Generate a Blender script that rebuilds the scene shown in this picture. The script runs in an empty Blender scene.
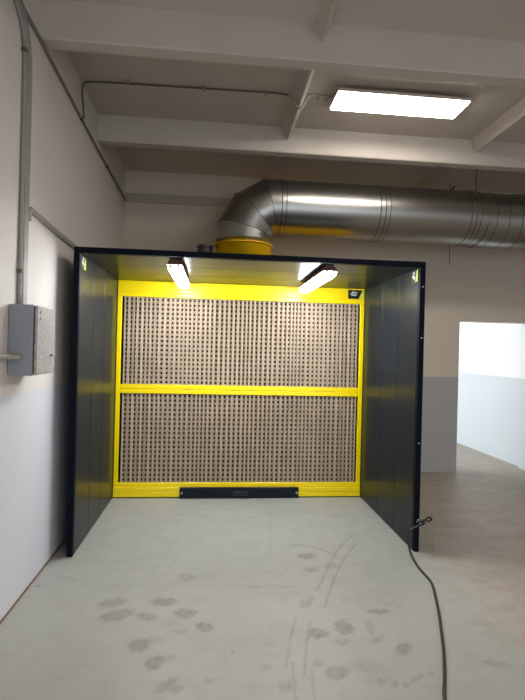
import bpy, bmesh, math, random
from mathutils import Vector, Matrix
random.seed(4)
PI = math.pi
SC = bpy.context.scene
COL = SC.collection

# ------------------------------------------------------------------ materials
def new_mat(name):
    m = bpy.data.materials.new(name); m.use_nodes = True
    nt = m.node_tree
    b = nt.nodes['Principled BSDF']
    return m, nt, b

def noise(nt, scale, detail=4, rough=.55, vec=None):
    n = nt.nodes.new('ShaderNodeTexNoise')
    n.inputs['Scale'].default_value = scale
    n.inputs['Detail'].default_value = detail
    n.inputs['Roughness'].default_value = rough
    if vec is not None: nt.links.new(vec, n.inputs['Vector'])
    return n.outputs['Fac']

def coords(nt, scale=(1, 1, 1)):
    t = nt.nodes.new('ShaderNodeTexCoord'); mp = nt.nodes.new('ShaderNodeMapping')
    mp.inputs['Scale'].default_value = scale
    nt.links.new(t.outputs['Object'], mp.inputs['Vector'])
    return mp.outputs['Vector']

def remap(nt, v, a, b, c, d):
    n = nt.nodes.new('ShaderNodeMapRange')
    for k, x in zip(('From Min', 'From Max', 'To Min', 'To Max'), (a, b, c, d)): n.inputs[k].default_value = x
    nt.links.new(v, n.inputs['Value'])
    return n.outputs['Result']

def mixc(nt, fac, a, b):
    n = nt.nodes.new('ShaderNodeMix'); n.data_type = 'RGBA'
    for s, x in ((n.inputs[0], fac), (n.inputs[6], a), (n.inputs[7], b)):
        if isinstance(x, (tuple, list)): s.default_value = (*x, 1) if len(x) == 3 else x
        elif isinstance(x, (int, float)): s.default_value = x
        else: nt.links.new(x, s)
    return n.outputs[2]

def bump(nt, b, h, strength=.2, dist=.01):
    n = nt.nodes.new('ShaderNodeBump')
    n.inputs['Strength'].default_value = strength; n.inputs['Distance'].default_value = dist
    nt.links.new(h, n.inputs['Height']); nt.links.new(n.outputs['Normal'], b.inputs['Normal'])

def simple(name, col, rough=.5, metal=0, var=.06, scale=14, bmp=0, coat=0, spec=.5):
    m, nt, b = new_mat(name)
    v = coords(nt)
    n = noise(nt, scale, 4, .55, v)
    lo = tuple(c * (1 - var) for c in col); hi = tuple(min(1, c * (1 + var)) for c in col)
    nt.links.new(mixc(nt, n, lo, hi), b.inputs['Base Color'])
    b.inputs['Roughness'].default_value = rough; b.inputs['Metallic'].default_value = metal
    b.inputs['Specular IOR Level'].default_value = spec
    if coat: b.inputs['Coat Weight'].default_value = coat; b.inputs['Coat Roughness'].default_value = .08
    if bmp: bump(nt, b, n, bmp, .004)
    return m

def wall_mat(name, upper, lower, level, rough=.6):
    """plaster painted in two tones, the dado ending at a height"""
    m, nt, b = new_mat(name)
    v = coords(nt)
    sep = nt.nodes.new('ShaderNodeSeparateXYZ'); nt.links.new(v, sep.inputs[0])
    n1 = noise(nt, 1.7, 5, .6, v); n2 = noise(nt, 34, 3, .6, v)
    wob = nt.nodes.new('ShaderNodeMath'); wob.operation = 'MULTIPLY_ADD'
    nt.links.new(noise(nt, 9, 2, .5, v), wob.inputs[0]); wob.inputs[1].default_value = .006
    nt.links.new(sep.outputs['Z'], wob.inputs[2])
    fac = remap(nt, wob.outputs[0], level + .001, level + .005, 0, 1)
    c = mixc(nt, fac, lower, upper)
    f1 = remap(nt, n1, .3, .75, 0, .10)
    c = mixc(nt, f1, c, tuple(x * .72 for x in upper))
    nt.links.new(c, b.inputs['Base Color'])
    b.inputs['Roughness'].default_value = rough
    bump(nt, b, n2, .12, .004)
    return m

M = {}
M['wall'] = wall_mat('two tone wall paint', (.74, .69, .65), (.66, .67, .715), 1.335)
M['wall_back'] = wall_mat('two tone wall paint rear', (.72, .65, .54), (.46, .46, .475), 1.325)
M['annex'] = wall_mat('side room wall paint', (.80, .80, .80), (.56, .60, .62), 1.315)
M['ceiling'] = simple('ceiling limewash', (.60, .54, .48), .8, var=.08, scale=2.5, bmp=.1)
M['trim'] = simple('painted moulding', (.50, .44, .38), .6)
M['dirt_joint'] = simple('dusty brown joint', (.20, .13, .08), .9, var=.4, scale=30)
M['metal_sheet'] = simple('anthracite powder coat', (.006, .012, .018), .28, var=.10, scale=5, spec=.19)
M['metal_edge'] = simple('dark navy edge coat', (.002, .004, .012), .5, var=.1, spec=.10)
M['yellow'] = simple('bright yellow powder coat', (.97, .73, .0), .32, var=.03, scale=6)
M['yellow_dull'] = simple('yellow plenum paint', (.85, .50, .0), .45, var=.04, scale=6)
M['housing'] = simple('maroon lamp housing', (.085, .022, .02), .45, var=.1)
M['clip'] = simple('grey steel clip', (.35, .35, .36), .35, metal=.8)
M['black'] = simple('black plastic', (.008, .008, .009), .4, var=.2)
M['dark_inside'] = simple('dark inside shade', (.012, .009, .007), .95, var=.2)
M['rubber'] = simple('black rubber cable', (.018, .016, .016), .5, var=.25, scale=20)
M['grey_pipe'] = simple('grey painted conduit', (.33, .315, .29), .5, var=.12, scale=18)
M['dark_pipe'] = simple('dusty dark conduit', (.13, .115, .095), .6, var=.25, scale=12)
M['conduit_mid'] = simple('grey brown conduit', (.22, .195, .17), .5)
M['pale_pipe'] = simple('pale conduit', (.42, .38, .33), .5, var=.12, scale=12)
M['box_grey'] = simple('blue grey enclosure', (.30, .32, .36), .5, var=.04)
M['grey_plastic'] = simple('grey plastic', (.045, .047, .05), .5)
M['white'] = simple('white sticker', (.75, .75, .75), .4)
M['lime'] = simple('lime sticker', (.68, .78, .08), .4)
M['seam'] = simple('dark seam', (.06, .055, .05), .5, metal=.5)
M['frame_white'] = simple('white lamp frame', (.62, .58, .55), .4)
M['screw'] = simple('zinc screw', (.6, .6, .62), .3, metal=.8)

def card_mat():
    m, nt, b = new_mat('brown filter cardboard')
    v = coords(nt, (1, 1, .25))
    n = noise(nt, 60, 5, .6, v); n2 = noise(nt, 3.5, 3, .5, coords(nt))
    c = mixc(nt, n, (.40, .305, .21), (.51, .395, .285))
    c = mixc(nt, remap(nt, n2, .3, .7, 0, .5), c, (.31, .245, .17))
    nt.links.new(c, b.inputs['Base Color']); b.inputs['Roughness'].default_value = .85
    return m
M['card'] = card_mat()

def duct_mat():
    m, nt, b = new_mat('galvanised duct steel')
    v = coords(nt)
    vo = nt.nodes.new('ShaderNodeTexVoronoi'); vo.inputs['Scale'].default_value = 38
    nt.links.new(v, vo.inputs['Vector'])
    g = nt.nodes.new('ShaderNodeSeparateColor'); nt.links.new(vo.outputs['Color'], g.inputs[0])
    nt.links.new(mixc(nt, g.outputs[0], (.385, .38, .355), (.395, .39, .365)), b.inputs['Base Color'])
    b.inputs['Metallic'].default_value = 1
    n = noise(nt, 5, 3, .5, v)
    nt.links.new(remap(nt, n, .3, .7, .31, .33), b.inputs['Roughness'])
    return m
M['duct'] = duct_mat()

def door_mat():
    m, nt, b = new_mat('speckled enclosure door')
    v = coords(nt)
    n = noise(nt, 42, 4, .7, v)
    nt.links.new(mixc(nt, remap(nt, n, .45, .62, 0, 1), (.36, .355, .34), (.52, .51, .48)), b.inputs['Base Color'])
    b.inputs['Roughness'].default_value = .5
    return m
M['box_door'] = door_mat()

def floor_mat():
    m, nt, b = new_mat('worn grey floor paint')
    v = coords(nt)
    n1 = noise(nt, .8, 5, .6, v); n2 = noise(nt, 7, 6, .65, v); n3 = noise(nt, 90, 3, .6, v)
    c = mixc(nt, remap(nt, n1, .3, .7, 0, 1), (.335, .34, .30), (.375, .37, .335))
    c = mixc(nt, remap(nt, n2, .5, .8, 0, .35), c, (.28, .26, .225))
    n5 = noise(nt, 1.1, 6, .75, coords(nt, (2.2, 5, 1)))
    c = mixc(nt, remap(nt, n5, .48, .72, 0, .40), c, (.27, .25, .21))
    # browner, streaked tone to the right of the booth
    sep = nt.nodes.new('ShaderNodeSeparateXYZ'); nt.links.new(v, sep.inputs[0])
    wb = nt.nodes.new('ShaderNodeMath'); wb.operation = 'MULTIPLY_ADD'
    nt.links.new(n2, wb.inputs[0]); wb.inputs[1].default_value = .5; nt.links.new(sep.outputs['X'], wb.inputs[2])
    c = mixc(nt, remap(nt, wb.outputs[0], 2.95, 3.35, 0, 1), c, mixc(nt, remap(nt, n5, .35, .68, 0, 1), (.40, .35, .29), (.30, .255, .20)))
    at = nt.nodes.new('ShaderNodeAttribute'); at.attribute_name = 'soiling'
    d = nt.nodes.new('ShaderNodeMath'); d.operation = 'MULTIPLY'; d.use_clamp = True
    nt.links.new(at.outputs['Fac'], d.inputs[0]); nt.links.new(remap(nt, noise(nt, 26, 5, .7, v), .25, .6, .3, 1.1), d.inputs[1])
    c = mixc(nt, d.outputs[0], c, (.13, .125, .11))
    nt.links.new(c, b.inputs['Base Color'])
    nt.links.new(remap(nt, n2, .3, .7, .38, .55), b.inputs['Roughness'])
    bump(nt, b, n3, .10, .003)
    return m
M['floor'] = floor_mat()

def emit(name, col, s):
    m, nt, b = new_mat(name)
    b.inputs['Base Color'].default_value = (.8, .8, .8, 1)
    b.inputs['Emission Color'].default_value = (*col, 1); b.inputs['Emission Strength'].default_value = s
    return m
PANEL_E, BATTEN_E = 29.0, 60.0
M['panel_glow'] = emit('ceiling panel glow', (1, .93, .86), PANEL_E)
M['batten_glow'] = emit('batten tube glow', (.92, .96, 1), BATTEN_E)

# ------------------------------------------------------------------ mesh helpers
def add_box(bm, x0, x1, y0, y1, z0, z1, bev=0, seg=1):
    vs = [bm.verts.new((x, y, z)) for x in (x0, x1) for y in (y0, y1) for z in (z0, z1)]
    fs = [bm.faces.new([vs[i] for i in f]) for f in ((0,1,3,2),(4,6,7,5),(0,4,5,1),(2,3,7,6),(0,2,6,4),(1,5,7,3))]
    if bev:
        es = list({e for f in fs for e in f.edges})
        bmesh.ops.bevel(bm, geom=es, offset=bev, segments=seg, affect='EDGES', profile=.5)

def box(x0, x1, y0, y1, z0, z1, bev=0, seg=1):
    bm = bmesh.new(); add_box(bm, x0, x1, y0, y1, z0, z1, bev, seg); return bm

def frames(pts):
    """mitre plane frame at every point of a polyline"""
    P = [Vector(p) for p in pts]; out = []
    t0 = (P[1] - P[0]).normalized()
    a = Vector((0, 0, 1)) if abs(t0.z) < .9 else Vector((0, 1, 0))
    u = (a - t0 * a.dot(t0)).normalized()
    for i, p in enumerate(P):
        tin = (P[i] - P[i-1]).normalized() if i else t0
        tout = (P[i+1] - P[i]).normalized() if i < len(P) - 1 else tin
        u = (u - tin * u.dot(tin)).normalized(); w = tin.cross(u)
        n = (tin + tout).normalized()
        out.append((p, tin, u.copy(), w.copy(), n))
    return out

def ring_pts(fr, r, n):
    p, t, u, w, nn = fr; res = []
    for k in range(n):
        a = 2 * PI * k / n
        q = u * (r * math.cos(a)) + w * (r * math.sin(a))
        q = q - t * (q.dot(nn) / t.dot(nn))
        res.append(p + q)
    return res

def add_tube(bm, pts, r, n=12, caps=True, smooth=True):
    fr = frames(pts); rings = []
    for i, f in enumerate(fr):
        rr = r[i] if isinstance(r, (list, tuple)) else r
        rings.append([bm.verts.new(q) for q in ring_pts(f, rr, n)])
    for a, b in zip(rings, rings[1:]):
        for k in range(n):
            f = bm.faces.new((a[k], a[(k+1) % n], b[(k+1) % n], b[k])); f.smooth = smooth
    if caps:
        bm.faces.new(rings[0][::-1]); bm.faces.new(rings[-1])

def tube(pts, r, n=12, caps=True):
    bm = bmesh.new(); add_tube(bm, pts, r, n, caps); return bm

def spline(pts, k=8):
    P = [Vector(p) for p in pts]; P = [P[0] * 2 - P[1]] + P + [P[-1] * 2 - P[-2]]; out = []
    for i in range(1, len(P) - 2):
        a, b, c, d = P[i-1:i+3]
        for j in range(k):
            t = j / k
            out.append(.5 * ((2*b) + (c-a)*t + (2*a-5*b+4*c-d)*t*t + (3*b-a-3*c+d)*t**3))
    out.append(P[-2]); return out

def obj(name, bm, mat, parent=None):
    bmesh.ops.recalc_face_normals(bm, faces=bm.faces[:])
    me = bpy.data.meshes.new(name); bm.to_mesh(me); bm.free()
    me.materials.append(M[mat] if isinstance(mat, str) else mat)
    o = bpy.data.objects.new(name, me); COL.objects.link(o)
    if parent is not None:
        o.parent = parent
        pm = Matrix.Identity(4); q = parent
        while q is not None:
            pm = Matrix.Translation(q.location) @ pm; q = q.parent
        o.data.transform(pm.inverted())
    return o

def thing(name, label, cat, loc=(0, 0, 0), group=None):
    o = bpy.data.objects.new(name, None); COL.objects.link(o)
    o.location = loc; o.empty_display_size = .1
    o['label'] = label; o['category'] = cat
    if group: o['group'] = group
    return o

def tag(o, label, cat, group=None):
    o['label'] = label; o['category'] = cat
    if group: o['group'] = group
    return o

def struct(name, bm, mat, label=None):
    o = obj(name, bm, mat); o['kind'] = 'structure'
    if label: o['label'] = label
    return o

GATE, ANNEX, EXPO = 40, 180, 0.25; CEIL = 22
# soiling of the floor: centre, two half axes, strength; then scuff lines
MARKS = [
    (0.496, -0.703, 0.088, 0.029, 0.016, -0.055, 0.50),
    (0.823, -0.707, 0.090, -0.004, 0.005, -0.053, 0.60),
    (0.556, -0.852, 0.101, 0.031, 0.017, -0.061, 0.50),
    (0.730, -0.880, 0.074, -0.015, 0.005, -0.049, 0.45),
    (0.970, -0.854, 0.074, -0.003, 0.003, -0.056, 0.55),
    (1.086, -1.013, 0.058, -0.012, -0.001, -0.047, 0.60),
    (0.953, -1.051, 0.046, -0.002, 0.002, -0.030, 0.25),
    (0.733, -1.167, 0.062, 0.016, 0.014, -0.058, 0.60),
    (0.809, -1.124, 0.050, -0.003, 0.005, -0.038, 0.25),
    (0.833, -1.325, 0.050, 0.028, 0.018, -0.054, 0.60),
    (0.907, -1.291, 0.037, -0.002, 0.003, -0.033, 0.25),
    (0.910, -1.500, 0.055, 0.047, 0.015, -0.032, 0.50),
    (0.960, -1.532, 0.038, 0.008, 0.006, -0.030, 0.45),
    (1.110, -1.484, 0.019, -0.001, 0.000, -0.021, 0.30),
    (0.946, -0.377, 0.071, -0.003, 0.003, -0.061, 0.40),
    (1.880, -0.046, 0.081, -0.003, -0.011, -0.056, 0.60),
    (1.870, -0.288, 0.060, -0.003, -0.009, -0.046, 0.45),
    (2.031, -0.234, 0.054, -0.002, -0.012, -0.050, 0.40),
    (1.742, -1.113, 0.064, -0.014, -0.013, -0.049, 0.65),
    (1.912, -1.065, 0.051, -0.042, -0.032, -0.066, 0.55),
    (2.182, -0.895, 0.077, -0.004, -0.012, -0.034, 0.60),
    (1.867, -1.202, 0.039, -0.003, -0.010, -0.037, 0.35),
    (2.066, -1.073, 0.000, -0.080, -0.028, -0.020, 0.30),
    (2.073, -1.195, 0.054, 0.037, 0.000, -0.025, 0.35),
    (2.191, -1.286, 0.056, 0.011, -0.015, -0.052, 0.50),
    (1.769, -1.463, 0.067, -0.004, -0.014, -0.053, 0.45),
    (1.690, -1.378, 0.032, -0.002, -0.007, -0.033, 0.30),
    (1.489, -1.550, 0.039, -0.003, -0.007, -0.048, 0.35),
    (1.418, -1.395, 0.031, -0.002, -0.003, -0.023, 0.20),
    (1.948, -1.434, 0.074, -0.005, -0.017, -0.054, 0.15),
    (1.969, -1.543, 0.013, -0.016, -0.014, -0.019, 0.35),
    (2.035, -1.562, 0.011, -0.015, -0.015, -0.018, 0.40),
    (2.087, -1.573, 0.015, -0.010, -0.013, -0.019, 0.40),
    (2.142, -1.539, 0.018, -0.006, -0.012, -0.021, 0.35),
    (2.191, -1.512, 0.020, -0.001, -0.010, -0.022, 0.35),
    (2.249, -1.500, 0.021, -0.001, -0.008, -0.019, 0.25),
    (1.745, -0.756, 0.063, 0.055, 0.006, -0.054, 0.35),
    (1.539, -0.543, 0.167, -0.008, -0.004, -0.036, 0.20),
    (2.641, -1.443, 0.067, -0.025, -0.022, -0.031, 0.30),
    (0.037, -0.029, 0.011, -0.001, 0.005, -0.018, 0.90),
    (-0.053, -0.456, 0.017, 0.000, 0.005, -0.014, 0.70),
    (1.236, -1.258, 0.007, -0.007, -0.003, -0.008, 0.70),
    (2.049, -0.745, 0.094, -0.005, -0.014, -0.051, 0.15),
    (2.335, -0.823, 0.092, -0.005, -0.015, -0.036, 0.15),
]
SCUFFS = [
    ([(1.803, 0.178), (1.886, 0.165), (1.965, 0.130), (2.015, 0.087), (2.062, 0.035), (2.092, -0.015), (2.114, -0.093)], 0.021, 0.35),
    ([(2.365, 0.360), (2.268, 0.238), (2.180, 0.102), (2.103, -0.035), (2.036, -0.181), (1.969, -0.332), (1.908, -0.472), (1.844, -0.600)], 0.010, 0.50),
    ([(2.364, 0.202), (2.276, 0.078), (2.196, -0.058), (2.117, -0.202), (2.036, -0.368), (1.966, -0.534), (1.901, -0.685), (1.852, -0.811)], 0.009, 0.50),
    ([(1.644, -0.919), (1.579, -1.138), (1.511, -1.400)], 0.008, 0.40),
    ([(1.721, -0.979), (1.646, -1.246), (1.594, -1.468)], 0.008, 0.40),
    ([(1.548, -1.370), (1.524, -1.641)], 0.007, 0.40),
    ([(1.640, -1.440), (1.610, -1.660)], 0.008, 0.35),
    ([(1.721, 1.179), (1.589, -0.053)], 0.004, 0.30),
    ([(1.115, 1.427), (1.128, 0.543)], 0.006, 0.15),
]
# ------------------------------------------------------------------ the room
XL, XR, YB, YR = -.113, 8.0, 2.648, -8.0
ZC, ZB, ZR = 3.95, 3.70, 3.826          # slab, beam soffit, rib soffit
OX0, OX1, OZ = 4.511, 5.60, 2.118       # doorway in the back wall
WT = .236
AX1, AX0, AY1, AZ = 5.66, 1.2, 9.0, 3.1 # side room behind

def axis(a, b, lo, hi, fine, coarse):
    v = [a]
    while v[-1] < b - 1e-6:
        s = fine if lo - 1e-6 <= v[-1] < hi else coarse
        nx = v[-1] + s
        if v[-1] < lo < nx: nx = lo
        v.append(min(nx, b))
    return v

def seg_d(p, a, b):
    ax, ay = b[0]-a[0], b[1]-a[1]; l = ax*ax + ay*ay
    t = max(0, min(1, ((p[0]-a[0])*ax + (p[1]-a[1])*ay) / l)) if l else 0
    return math.hypot(p[0]-a[0]-t*ax, p[1]-a[1]-t*ay)

def build_floor():
    xs = axis(-.6, 9, -.1, 3.9, .0125, .5); ys = axis(-9, 9.4, -1.75, 1.3, .0125, .3)
    nx, ny = len(xs), len(ys)
    verts = [(x, y, 0) for y in ys for x in xs]
    faces = [(j*nx+i, j*nx+i+1, (j+1)*nx+i+1, (j+1)*nx+i) for j in range(ny-1) for i in range(nx-1)]
    me = bpy.data.meshes.new('floor'); me.from_pydata(verts, [], faces)
    at = me.attributes.new('soiling', 'FLOAT', 'POINT')
    val = [0.0] * len(verts)
    inv = []
    for cx, cy, ux, uy, vx, vy, s in MARKS:
        det = ux*vy - uy*vx
        inv.append((cx, cy, vy/det, -vx/det, -uy/det, ux/det, s, max(abs(ux), abs(vx))*1.5, max(abs(uy), abs(vy))*1.5))
    for j, y in enumerate(ys):
        near = [q for q in inv if abs(y-q[1]) < q[8] + .02]
        lines = [(a, b, w, s) for pts, w, s in SCUFFS for a, b in zip(pts, pts[1:]) if min(a[1], b[1]) - .05 < y < max(a[1], b[1]) + .05]
        if not near and not lines: continue
        for i, x in enumerate(xs):
            d = 0
            for cx, cy, a, b, c, e, s, rx, ry in near:
                if abs(x-cx) > rx + .02: continue
                al = a*(x-cx) + b*(y-cy); be = c*(x-cx) + e*(y-cy)
                r = math.hypot(al, be) * (1 + .12*math.sin(7*al + 5*be))
                if r < 1.15:
                    tread = .90 + .10*math.sin(6*al + 3*be)
                    d = max(d, s * min(1, (1.15-r)/.35) * tread)
            for a, b, w, s in lines:
                q = seg_d((x, y), a, b)
                if q < w*1.3: d = max(d, s * min(1, (w*1.3-q)/(w*.8)) * (.85 + .15*math.sin(23*y + 13*x)))
            val[j*nx+i] = d
    at.data.foreach_set('value', val)
    me.materials.append(M['floor'])
    o = bpy.data.objects.new('floor', me); COL.objects.link(o); o['kind'] = 'structure'
build_floor()

struct('wall_left', box(XL-.25, XL, YR-.25, YB, 0, ZC+.3), 'wall')
# back wall with its doorway, one mesh
bm = bmesh.new()
add_box(bm, XL-.25, OX0, YB, YB+WT, 0, ZC+.3)
add_box(bm, OX1, XR, YB, YB+WT, 0, ZC+.3)
add_box(bm, OX0, OX1, YB, YB+WT, OZ, ZC+.3)
struct('wall_back', bm, 'wall_back')
struct('wall_right', box(XR, XR+.25, YR-.25, YB+WT, 0, ZC+.3), 'wall')
# rear wall behind the viewer with a wide gate opening for daylight
bm = bmesh.new()
add_box(bm, XL, .9, YR-.25, YR, 0, ZC+.3); add_box(bm, 6.2, XR, YR-.25, YR, 0, ZC+.3)
add_box(bm, .9, 6.2, YR-.25, YR, 3.2, ZC+.3)
struct('wall_rear', bm, 'wall')
# side room
struct('wall_side_room_right', box(AX1, AX1+.2, YB+WT, AY1+.2, 0, AZ+.2), 'annex')
struct('wall_side_room_far', box(AX0-.2, AX1, AY1, AY1+.2, 0, AZ+.2), 'annex')
bm = bmesh.new()
add_box(bm, AX0-.2, AX0, YB+WT, 3.4, 0, AZ+.2); add_box(bm, AX0-.2, AX0, 8.2, AY1, 0, AZ+.2)
add_box(bm, AX0-.2, AX0, 3.4, 8.2, 0, .8); add_box(bm, AX0-.2, AX0, 3.4, 8.2, 2.7, AZ+.2)
struct('wall_side_room_left', bm, 'annex')
struct('ceiling_side_room', box(AX0-.2, AX1+.2, YB+WT, AY1+.2, AZ, AZ+.2), 'annex')

# ribbed concrete ceiling: slab, cross beams and slimmer ribs cast in one
bm = bmesh.new()
add_box(bm, XL-.25, XR+.25, YR-.25, YB+WT, ZC, ZC+.3)
beams = [1.135 - 1.625*k for k in range(6)]

def add_beam(bm, y):
    # cross beam with slightly battered sides
    pr = [(y-.03, ZC+.01), (y, ZB+.01), (y+.008, ZB), (y+.118, ZB), (y+.126, ZB+.01), (y+.16, ZC+.01)]
    a = [bm.verts.new((XL, q[0], q[1])) for q in pr]; b = [bm.verts.new((XR, q[0], q[1])) for q in pr]
    n = len(pr); bm.faces.new(a[::-1]); bm.faces.new(b)
    for k in range(n): bm.faces.new((a[k], a[(k+1) % n], b[(k+1) % n], b[k]))
def add_rib(bm, x):
    pr = [(x-.05, ZC+.01), (x, ZR+.006), (x+.005, ZR), (x+.014, ZR), (x+.019, ZR+.005), (x+.085, ZC+.01)]
    a = [bm.verts.new((q[0], YR, q[1])) for q in pr]; b = [bm.verts.new((q[0], YB, q[1])) for q in pr]
    n = len(pr); bm.faces.new(a); bm.faces.new(b[::-1])
    for k in range(n): bm.faces.new((a[k], b[k], b[(k+1) % n], a[(k+1) % n]))
for y in beams: add_beam(bm, y)
for x in (1.79, 3.835, 5.88, 7.9): add_rib(bm, x)
struct('ceiling', bm, 'ceiling')
# moulding band on the back wall and the dirty joint at the foot of the left wall
bm = bmesh.new(); add_box(bm, XL, XR, YB-.028, YB+.01, 3.535, 3.65, .004)
struct('trim_1', bm, 'trim')
bm = bmesh.new(); add_box(bm, XL-.002, XL+.008, YR, YB, 0, .012)
struct('trim_2', bm, 'dirt_joint')

bm = bmesh.new(); add_box(bm, OX1-.008, OX1+.002, YB+.002, YB+WT, 0, OZ)
struct('trim_3', bm, 'annex')

# ------------------------------------------------------------------ the spray booth
W, H, D, T = 2.83, 2.408, 1.516, .045
booth = thing('spray_booth', 'dark grey open spray booth with yellow framed cardboard filter wall', 'spray booth', (W/2, .8, 0))
def side_panel(x0, x1, inner, label):
    bm = bmesh.new()
    cuts = [T, .478, .915, D+.03]
    for a, b in zip(cuts, cuts[1:]):
        add_box(bm, x0+.002, x1-.002, a+.002, b-.002, .0, H-T, .003)
    add_box(bm, x0+.006, x1-.006, T, D+.03, .0, H-T)
    o = obj('side_panel', bm, 'metal_sheet', booth); o['label'] = label
    e = obj('edge_post', box(x0, x1, 0, T, 0, H-T, .003), 'metal_edge', o)
    return o
spl = side_panel(0, T, 1, 'left wall of the booth')
spr = side_panel(W-T, W, -1, 'right wall of the booth')
for z in (1.775, .90, 2.2, .25):
    bm = bmesh.new(); add_tube(bm, [(W-T/2, -.004, z), (W-T/2, .002, z)], .006, 8); obj('screw', bm, 'screw', spr)
bm = bmesh.new()
for a, b in ((T, .52), (.52, 1.02), (1.02, D+.03)):
    add_box(bm, 0.002, W-.002, a+.002, b-.002, H-T, H-.002, .003)
add_box(bm, .006, W-.006, T, D+.03, H-T+.004, H-.006)
rf = obj('roof_panel', bm, 'metal_sheet', booth)
obj('edge_beam', box(0, W, 0, T, H-T, H, .003), 'metal_edge', rf)

# yellow filter frame
FX0, FX1 = .092, W-.092
Z1, Z2, Z3, Z4 = .165, 1.137, 1.236, 2.188
bm = bmesh.new()
add_box(bm, T+.001, W-T-.001, D+.004, D+.03, Z4+.05, H-T-.001, .003)       # header
add_box(bm, T+.001, W-T-.001, D-.004, D+.03, Z4, Z4+.048, .004)            # header lip
hd = obj('header_panel', bm, 'yellow', booth)
bm = bmesh.new(); add_box(bm, T+.001, FX0, D-.004, D+.03, Z1, Z4-.001, .004); obj('frame_post', bm, 'yellow', booth)
bm = bmesh.new(); add_box(bm, FX1, W-T-.001, D-.004, D+.03, Z1, Z4-.001, .004); obj('frame_post', bm, 'yellow', booth)
bm = bmesh.new(); add_box(bm, FX0+.001, FX1-.001, D-.004, D+.03, Z2, (Z2+Z3)/2-.001, .004)
add_box(bm, FX0+.001, FX1-.001, D-.004, D+.03, (Z2+Z3)/2+.001, Z3, .004); obj('cross_rail', bm, 'yellow', booth)
bm = bmesh.new()
add_box(bm, T+.001, W-T-.001, D-.004, D+.03, .118, Z1-.001, .004)
add_box(bm, T+.001, W-T-.001, D-.018, D+.03, .066, .116, .004)
add_box(bm, T+.001, W-T-.001, D-.018, D+.03, .012, .064, .004)
obj('base_rail', bm, 'yellow', booth)

# pleated, perforated cardboard: holes are cut in the valley of every pleat
def filter_mesh(x0, x1, z0, z1, n, rows, depth=.024, seed=1):
    rnd = random.Random(seed); bm = bmesh.new()
    pit = [1 + .20*math.sin(i*.55 + seed) * rnd.random() + rnd.uniform(-.10, .10) for i in range(n)]
    s = (x1-x0)/sum(pit); x = x0; yF, yB = D+.008, D+.008+depth
    rp = (z1-z0)/rows; hh = rp*.46
    zs = [z0] + [z for r in range(rows) for z in (z0+(r+.5)*rp-hh/2, z0+(r+.5)*rp+hh/2)] + [z1]
    V = lambda *c: bm.verts.new(c)
    prev = None
    for p in pit:
        w = p*s; jy = rnd.uniform(-.003, .003)
        xs = [x, x+w*.22, x+w*.30, x+w*.70, x+w*.78, x+w]
        ys = [yF, yF+jy, yB, yB, yF+jy, yF]
        for k in (0, 1, 3, 4):
            a = [V(xs[k], ys[k], z0), V(xs[k+1], ys[k+1], z0), V(xs[k+1], ys[k+1], z1), V(xs[k], ys[k], z1)]
            bm.faces.new(a)
        for j in range(0, len(zs)-1, 2):
            bm.faces.new([V(xs[2], yB, zs[j]), V(xs[3], yB, zs[j]), V(xs[3], yB, zs[j+1]), V(xs[2], yB, zs[j+1])])
        x += w
    return bm
for z0, z1, sd in ((Z3+.001, Z4-.001, 3), (Z1+.001, Z2-.001, 8)):
    f = obj('pleated_filter', filter_mesh(FX0+.026, FX1-.022, z0, z1, 53, 19, seed=sd), 'card', booth)
    f['label'] = 'upper filter panel' if sd == 3 else 'lower filter panel'
obj('inside_shade_sheet', box(FX0-.02, FX1+.02, D+.090, D+.098, .06, H-.1), 'dark_inside', booth)  # near-black sheet, its colour stands in for shade inside the plenum

# extraction plenum behind the filters, with spigot and cable gland
bm = box(.0, W, D+.10, 2.25, .0, H-.01, .004); plen = obj('plenum_box', bm, 'yellow_dull', booth)
DY, DZ, DR, CX = 1.78, 3.30, .322, 1.412
def ringband(cx, cy, z0, z1, r0, r1, n=48):
    bm = bmesh.new()
    prof = [(r0, z0), (r0, z1-.02), (r1, z1-.012), (r1, z1), (r0-.01, z1), (r0-.01, z0)]
    R = [[bm.verts.new((cx+r*math.cos(2*PI*k/n), cy+r*math.sin(2*PI*k/n), z)) for k in range(n)] for r, z in prof]
    for i in range(len(R)):
        a, b = R[i], R[(i+1) % len(R)]
        for k in range(n): f = bm.faces.new((a[k], a[(k+1) % n], b[(k+1) % n], b[k])); f.smooth = (i == 0)
    return bm
c = obj('duct_collar', ringband(CX, DY, H-.01, 2.845, .318, .338), 'yellow_dull', booth); c['label'] = 'round yellow collar on the roof'
bm = bmesh.new(); add_tube(bm, [(.965, 1.75, H-.01), (.965, 1.75, 2.785), (.965, 1.75, 2.792), (.965, 1.75, 2.82)], [.085, .085, .092, .092], 24, smooth=False)
obj('grey_stub', bm, 'grey_plastic', booth)

# kick bar with handle
kb = obj('access_panel', box(.762, 2.072, D-.045, D-.019, .008, .122, .003), 'metal_sheet', booth); kb['label'] = 'long dark panel at the foot of the filter wall'
bm = bmesh.new(); add_tube(bm, [(1.345, D-.046, .082), (1.345, D-.072, .082), (1.50, D-.072, .082), (1.50, D-.046, .082)], .007, 8)
add_box(bm, 1.335, 1.51, D-.048, D-.044, .03, .095)
obj('handle', bm, 'black', kb)
for x in (.785, 2.05):
    bm = bmesh.new(); add_tube(bm, [(x, D-.044, .064), (x, D-.051, .064)], .011, 10); obj('screw', bm, 'screw', kb)

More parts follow.
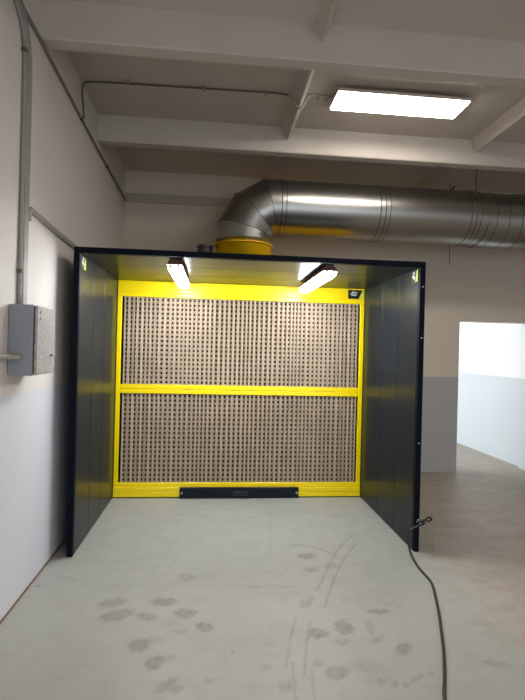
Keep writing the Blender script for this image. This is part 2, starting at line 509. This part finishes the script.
# stickers: slanted black badge on the header, two on the cheeks
def flat(pts, th, nrm):
    bm = bmesh.new(); n = Vector(nrm) * th
    a = [bm.verts.new(Vector(p)) for p in pts]; b = [bm.verts.new(Vector(p) + n) for p in pts]
    k = len(pts); bm.faces.new(a); bm.faces.new(b[::-1])
    for i in range(k): bm.faces.new((a[i], a[(i+1) % k], b[(i+1) % k], b[i]))
    return bm
ys = D+.004
st = obj('sticker', flat([(2.595, ys, 2.246), (2.715, ys, 2.246), (2.762, ys, 2.348), (2.595, ys, 2.348)], .002, (0, -1, 0)), 'black', hd); st['label'] = 'black badge with white marks'
sl = obj('sticker', flat([(2.715, ys, 2.246), (2.770, ys, 2.246), (2.770, ys, 2.348), (2.762, ys, 2.348)], .0015, (0, -1, 0)), 'lime', hd); sl['label'] = 'lime corner of the badge'
bm = bmesh.new()
for x0, x1, z in ((2.635, 2.705, 2.318), (2.615, 2.66, 2.298), (2.665, 2.70, 2.300), (2.63, 2.69, 2.283)):
    add_box(bm, x0, x1, ys-.003, ys-.002, z, z+.008)
mk = bmesh.new()
for x, s, side, P in ((T, 1, 'l', spl), (W-T, -1, 'r', spr)):
    n = (s, 0, 0)
    z0, z1 = 2.250, 2.345
    ya = .052; q = (lambda t: ya + t) if s > 0 else (lambda t: ya + .125 - t)
    o = obj('sticker', flat([(x, q(0), z0), (x, q(.09), z0), (x, q(.12), z1), (x, q(0), z1)], .002, n), 'black', P); o['label'] = 'small black sticker'
    o = obj('sticker', flat([(x, q(.07), z0), (x, q(.125), z0), (x, q(.125), z1+.005), (x, q(.110), z1+.005)], .003, n), 'lime', P); o['label'] = 'lime stripe of the sticker'
    w = bmesh.new()
    for t, z, r in ((.045, 2.328, .014), (.030, 2.300, .015), (.055, 2.288, .016)):
        add_tube(w, [(x+s*.002, q(t), z), (x+s*.0034, q(t), z)], r, 12)
    o = obj('sticker_mark', w, 'white', P); o['label'] = 'white marks on the sticker'
obj('sticker_mark', bm, 'white', hd); mk.free()

# two batten lights under the roof
def batten(x, tilt, label):
    y0, y1 = .075, 1.26; zt = H-T
    t = thing('batten_light', label, 'light', (x, (y0+y1)/2, zt), 'batten lights under the booth roof')
    bm = bmesh.new()
    # housing: trapezoid profile extruded along depth
    pr = [(-.040, 0), (.040, 0), (.060, -.032), (.060, -.042), (-.060, -.042), (-.060, -.032)]
    pr = [(a, b-.012) for a, b in pr]
    a = [bm.verts.new((x+p[0], y0, zt+p[1])) for p in pr]; b = [bm.verts.new((x+p[0], y1, zt+p[1])) for p in pr]
    n = len(pr); bm.faces.new(a[::-1]); bm.faces.new(b)
    for k in range(n): bm.faces.new((a[k], a[(k+1) % n], b[(k+1) % n], b[k]))
    obj('housing', bm, 'housing', t)
    for yy in (y0+.035, y0+.5, y1-.15): obj('mount', box(x-.03, x+.03, yy-.025, yy+.025, zt-.012, zt, .002), 'housing', t)
    # rounded diffuser with bull nose ends
    bm = bmesh.new(); rows = []
    N = 10; L = [(y0+.004, .72), (y0+.012, .9), (y0+.03, 1), (y1-.03, 1), (y1-.012, .9), (y1-.004, .72)]
    for yy, k in L:
        r = []
        for i in range(N+1):
            an = PI * i / N
            cx = math.copysign(abs(math.cos(an))**.5, math.cos(an)); sz = math.sin(an)**.7
            r.append(bm.verts.new((x + .057*cx*(.9+.1*k), yy, zt-.0545 - .048*sz*k)))
        rows.append(r)
    for p, q in zip(rows, rows[1:]):
        for i in range(N): f = bm.faces.new((p[i], p[i+1], q[i+1], q[i])); f.smooth = True
    bm.faces.new(rows[0]); bm.faces.new(rows[-1][::-1])
    for p, q in zip(rows, rows[1:]): bm.faces.new((p[0], q[0], q[-1], p[-1]))
    obj('diffuser', bm, 'batten_glow', t)
    for dx in (-.03, .03):
        obj('clip', box(x+dx-.009, x+dx+.009, y0-.010, y0+.012, zt-.084, zt-.046, .003), 'clip', t)
        obj('clip', box(x+dx-.007, x+dx+.007, y1-.012, y1+.006, zt-.080, zt-.046, .003), 'clip', t)
batten(.765, 0, 'glowing batten light under the booth roof, on the side of the grey wall box')
batten(2.04, 0, 'glowing batten light under the booth roof, beside the black header badge')

# ------------------------------------------------------------------ exhaust duct
duct = thing('exhaust_duct', 'galvanised round exhaust duct rising from the yellow collar and running right', 'duct', (CX, DY, 2.845))
def section(pts, r, label=None, n=64):
    # mitred run between the middle points; the first and last points only give direction when flagged
    bm = bmesh.new(); fr = frames(pts)
    rg = [[bm.verts.new(q) for q in ring_pts(f, r, n)] for f in fr[1:-1]]
    for a, b in zip(rg, rg[1:]):
        for k in range(n): f = bm.faces.new((a[k], a[(k+1) % n], b[(k+1) % n], b[k])); f.smooth = True
    o = obj('duct_section', bm, 'duct', duct)
    if label: o['label'] = label
    return o
def bead(f, r, parent, rb=.004, mat='seam', n=64):
    c = ring_pts(f, r, n); bm = bmesh.new(); p0 = f[0]; nn = f[4]; rg = []
    for q in c:
        d = (q-p0).normalized()
        rg.append([bm.verts.new(q + d*(rb*math.cos(a)) + nn*(rb*math.sin(a))) for a in (0, PI/2, PI, 3*PI/2)])
    for i in range(n):
        a, b = rg[i], rg[(i+1) % n]
        for k in range(4): fc = bm.faces.new((a[k], a[(k+1) % 4], b[(k+1) % 4], b[k])); fc.smooth = True
    return obj('seam_ring', bm, mat, parent)
RB = .385
cc = Vector((CX+RB, DY, DZ-RB))
def ev(deg): a = math.radians(deg); k = RB/math.cos(math.radians(15)); return cc + Vector((-math.cos(a)*k, 0, math.sin(a)*k))
path = [Vector((CX, DY, 2.848)), ev(15), ev(45), ev(75)]
xs = [1.86, 3.05, 4.13]
path += [Vector((xs[0], DY, DZ)), Vector((xs[1], DY, DZ)), Vector((xs[2], DY, DZ))]
path += [Vector((4.325, DY+.008, DZ-.012)), Vector((4.49, DY+.008, DZ-.014)), Vector((4.65, DY, DZ-.010)), Vector((5.05, DY-.02, DZ+.010)), Vector((XR-.02, DY-.10, DZ+.03))]
FR = frames(path)
labels = {0: 'short riser above the collar', 1: 'elbow gore', 2: 'elbow gore', 3: 'elbow gore', 8: 'shiny coupling sleeve'}
for i in range(len(path)-1):
    r = DR + (.004 if i == 8 else 0) - (.012 if i < 1 else 0)
    r0 = .312 if i == 0 else (.316 if i < 3 else DR)
    r1 = .314 if i == 0 else (.318 if i < 3 else DR)
    bm = bmesh.new(); n = 64
    sub = [FR[i]]
    a = [bm.verts.new(q) for q in ring_pts(FR[i], r0, n)]
    # the far ring lies in the mitre plane of the next joint, seen along this run
    p, t, u, w, nn = FR[i+1]
    b = [bm.verts.new(q) for q in ring_pts(FR[i+1], r1, n)]
    for k in range(n): f = bm.faces.new((a[k], a[(k+1) % n], b[(k+1) % n], b[k])); f.smooth = True
    o = obj('duct_section', bm, 'duct', duct)
    if i in labels: o['label'] = labels[i]
    bead(FR[i+1], r1, o)
    if i in (4, 5, 6):                     # rolled joint: three beads close together
        for dx in ((-.10,) if i == 6 else (-.055, -.115)):
            q = FR[i+1]; bead((q[0]+Vector((dx, 0, 0)), q[1], q[2], q[3], q[1]), DR, o, .005)
    if i == 3:
        q = FR[4]; bead((q[0]+Vector((-.05, 0, 0)), q[1], q[2], q[3], q[1]), DR, o, .005)
# rivetless flared foot on the collar
bm = ringband(CX, DY, 2.846, 2.90, .318, .330); o = obj('flange', bm, 'duct', duct)
tag(obj('hanger_rod', tube([(4.225, DY, DZ+DR-.01), (4.225, DY, ZC)], .007, 8), 'dark_pipe'),
    'thin threaded rod holding up the duct from the ceiling', 'rod')
rod = thing('wall_side_rod', 'thin dark rod hanging behind the duct with a small hook near its top', 'rod', (4.20, 2.40, 3.9))
obj('rod', tube([(4.197, 2.40, ZC), (4.215, 2.40, 2.86)], .005, 8), 'dark_pipe', rod)
obj('hook', tube(spline([(4.20, 2.40, 3.84), (4.215, 2.39, 3.85), (4.24, 2.385, 3.885), (4.255, 2.385, 3.89)], 4), .012, 8), 'black', rod)

# ------------------------------------------------------------------ ceiling panel and its conduit
lp = thing('ceiling_light', 'bright rectangular light panel mounted on the ceiling', 'light', (2.70, .36, ZC))
px0, px1, py0, py1 = 2.10, 3.30, .20, .53
bm = bmesh.new()
for a in ((px0, px1, py0, py0+.012), (px0, px1, py1-.012, py1), (px0, px0+.012, py0+.012, py1-.012), (px1-.012, px1, py0+.012, py1-.012)):
    add_box(bm, *a, 3.878, 3.905)
obj('frame', bm, 'frame_white', lp)
for x in (px0+.1, px1-.1):
    obj('hanger', box(x-.03, x+.03, .32, .42, 3.905, ZC), 'frame_white', lp)
obj('back_tray', box(px0+.012, px1-.012, py0+.012, py1-.012, 3.893, 3.905), 'frame_white', lp)
obj('diffuser', box(px0+.012, px1-.012, py0+.012, py1-.012, 3.868, 3.89), 'panel_glow', lp)
cd = thing('ceiling_conduit', 'thin cable conduit crossing the ceiling to the light panel', 'conduit', (1.0, .47, 3.93))
zc_ = ZC-.014
obj('pipe', tube(spline([(XL+.034, .49, 3.62), (XL+.014, .49, 3.86), (XL+.03, .485, 3.92), (XL+.09, .48, zc_), (.3, .46, zc_), (.9, .445, zc_), (1.55, .43, zc_), (1.70, .43, zc_-.01)], 6), .008, 8), 'dark_pipe', cd)
cb = obj('cable_loop', tube(spline([(1.70, .43, zc_-.01), (1.738, .42, 3.90), (1.762, .41, 3.84), (1.80, .41, 3.808), (1.832, .41, 3.825), (1.86, .41, 3.88), (1.91, .42, zc_), (2.10, .43, zc_)], 8), .010, 8), 'pale_pipe', cd)
cb['label'] = 'pale flexible length looping under the rib'
for x in (.30, .95, 1.5, 1.98, 2.06):
    bm = bmesh.new(); add_box(bm, x-.010, x+.010, .412, .465, ZC-.03, ZC, .002); obj('clamp', bm, 'grey_pipe', cd)

# ------------------------------------------------------------------ conduits and box on the left wall
def wx(d): return XL + d
c1 = thing('wall_conduit', 'long thin conduit running along the top of the left wall', 'conduit', (wx(.015), .8, 3.66))
obj('pipe', tube([(wx(.012), -2.2, 3.69), (wx(.012), -.6, 3.675), (wx(.012), .44, 3.62), (wx(.012), 1.2, 3.585), (wx(.012), YB-.02, 3.56)], .0115, 10), 'conduit_mid', c1)
for y, z in ((.486, 3.618), (1.5, 3.578)):
    bm = box(XL, wx(.026), y-.012, y+.012, z-.016, z+.016, .003); obj('clamp', bm, 'black', c1)
c2 = thing('wall_conduit', 'round vertical conduit entering the top of the grey wall box', 'conduit', (wx(.02), -.66, 1.89), 'vertical conduits over the wall box')
obj('pipe', tube(spline([(wx(.014), -.775, 1.87), (wx(.014), -.775, 2.6), (wx(.014), -.780, 3.38), (wx(.014), -.80, 3.50), (wx(.014), -.87, 3.60), (wx(.014), -1.1, 3.66), (wx(.014), -2.2, 3.69)], 8), .0125, 12), 'grey_pipe', c2)
for y, z in ((-.775, 2.09), (-.785, 3.44)):
    obj('clamp', box(XL, wx(.030), y-.018, y+.018, z-.012, z+.012, .003), 'dark_pipe', c2)
c3 = thing('wall_conduit', 'wide flat vertical trunking beside the round conduit above the grey wall box', 'conduit', (wx(.02), -.57, 1.89), 'vertical conduits over the wall box')
def strip(pts, half, d):
    """flat trunking lying on the left wall along a y,z polyline"""
    bm = bmesh.new(); P = [Vector((0, y, z)) for y, z in pts]; R = []
    for i, p in enumerate(P):
        t = (P[min(i+1, len(P)-1)] - P[max(i-1, 0)]).normalized(); s = Vector((0, -t.z, t.y))
        R.append([bm.verts.new((x, *(p + s*k)[1:])) for x, k in ((XL, -half), (XL+d*.8, -half), (XL+d, -half*.75), (XL+d, half*.75), (XL+d*.8, half), (XL, half))])
    for a, b in zip(R, R[1:]):
        for k in range(6): bm.faces.new((a[k], a[(k+1) % 6], b[(k+1) % 6], b[k]))
    bm.faces.new(R[0]); bm.faces.new(R[-1][::-1]); return bm
obj('trunking', strip([(-.69, 1.87), (-.69, 3.30), (-.70, 3.45), (-.735, 3.56), (-.80, 3.65), (-.90, 3.70), (-1.1, 3.725), (-2.2, 3.75)], .036, .018), 'grey_pipe', c3)
tag(obj('wall_trunking', strip([(-.640, 2.44), (-.634, 2.490), (-.61, 2.512), (-.17, 2.492), (.32, 2.480), (1.9, 2.47)], .020, .02), 'grey_pipe'),
    'slim grey trunking sloping towards the corner of the booth roof', 'conduit')
bx = thing('wall_box', 'grey metal electrical box on the left wall beside the booth', 'electrical box', (XL, -.75, 1.46))
by0, by1, bz0, bz1, bxf = -.90, -.60, 1.455, 1.878, .055
obj('body', box(XL+.001, bxf-.024, by0, by1, bz0, bz1, .008, 2), 'box_grey', bx)
dr = obj('door', box(bxf-.018, bxf, by0+.004, by1-.003, bz0+.006, bz1-.006, .006, 2), 'box_door', bx); dr['label'] = 'pale mottled cover'
obj('gasket', box(bxf-.0245, bxf-.0175, by0+.008, by1-.008, bz0+.01, bz1-.01), 'black', bx)
obj('lock', tube([(bxf, -.66, 1.575), (bxf+.014, -.66, 1.575), (bxf+.016, -.635, 1.578)], .007, 8), 'pale_pipe', dr)
obj('lock', tube([(bxf, -.845, 1.855-.02), (bxf+.006, -.845, 1.855-.02)], .010, 10), 'screw', dr)
obj('lock', tube([(bxf, -.845, 1.80), (bxf+.006, -.845, 1.80)], .010, 10), 'screw', dr)
bh = tag(obj('side_conduit', tube([(wx(.025), -2.6, 1.60), (wx(.025), -1.2, 1.575), (wx(.025), -.925, 1.565), (wx(.06), -.915, 1.565), (wx(.075), -.898, 1.565)], .017, 12), 'pale_pipe'),
    'pale horizontal conduit entering the side of the grey wall box', 'conduit')

# ------------------------------------------------------------------ power cable
cab = thing('power_cable', 'black power cable snaking over the floor past the right booth edge', 'cable', (2.5, -1, 0))
r = .009
pts = [(2.02, -2.4, r), (2.12, -2.0, r), (2.231, -1.686, r), (2.298, -1.549, r), (2.397, -1.334, r), (2.47, -1.157, r), (2.548, -.961, r), (2.616, -.773, r), (2.683, -.567, r), (2.693, -.445, r), (2.695, -.33, r), (2.709, -.208, r),
       (2.722, -.09, .03), (2.714, -.06, .11), (2.728, -.055, .20), (2.845, -.055, .255), (2.811, -.055, .272), (2.85, -.055, .282)]
obj('flex', tube(spline(pts, 6), r, 10), 'rubber', cab)
lo = obj('end_loop', tube(spline([(2.85, -.055, .282), (2.872, -.055, .300), (2.893, -.055, .303), (2.905, -.055, .293), (2.893, -.055, .276), (2.875, -.055, .272), (2.858, -.060, .284), (2.838, -.064, .282)], 6), .0075, 10), 'black', cab)
lo['label'] = 'small tied loop at the end'
gy = obj('thin_wire', tube(spline([(2.80, -.03, .275), (2.85, -.028, .262), (2.90, -.03, .21), (2.93, -.03, .13), (2.935, -.03, .05), (2.92, -.03, .012)], 6), .006, 8), 'grey_pipe', cab)
gy['label'] = 'thin grey wire curving down to the floor'

# ------------------------------------------------------------------ light
def area(name, loc, rot, sx, sy, power, col):
    l = bpy.data.lights.new(name, 'AREA'); l.shape = 'RECTANGLE'; l.size = sx; l.size_y = sy
    l.energy = power; l.color = col
    o = bpy.data.objects.new(name, l); o.location = loc; o.rotation_euler = rot; COL.objects.link(o)
    return o
area('gate_daylight', (3.55, YR-.1, 1.6), (PI/2, 0, 0), 5.2, 3.1, GATE, (.90, .95, 1.0))
area('side_room_window_daylight', (AX0-.1, 5.8, 1.75), (0, -PI/2, 0), 1.9, 4.7, ANNEX, (.90, .96, 1.0))
for lx, ly in ((2.7, -2.9), (2.7, -6.1), (6.2, -2.9)):  # unseen fill lights added so floor bounce lifts the ceiling
    area('unseen_ceiling_fill', (lx, ly, 3.88), (0, 0, 0), 1.2, .33, CEIL, (1, .93, .86))
wd = bpy.data.worlds.new('daylight'); SC.world = wd; wd.use_nodes = True
bg = wd.node_tree.nodes['Background']; bg.inputs[0].default_value = (.75, .86, 1, 1); bg.inputs[1].default_value = 1.0

# ------------------------------------------------------------------ camera
cam = bpy.data.cameras.new('camera'); co = bpy.data.objects.new('camera', cam); COL.objects.link(co)
R = Vector((.994918, -.097552, .024922)); U = Vector((-.024767, .002808, .999689)); F = Vector((.097592, .995226, -.000378))
m = Matrix((R, U, -F)).transposed().to_4x4(); m.translation = Vector((1.10076, -3.91689, 1.64361))
co.matrix_world = m
cam.sensor_fit = 'VERTICAL'; cam.sensor_height = 36; cam.lens = 490.12/700*36
cam.clip_start = .05
SC.camera = co
SC.view_settings.view_transform = 'Standard'; SC.view_settings.look = 'None'
SC.view_settings.gamma = 1; SC.view_settings.exposure = EXPO
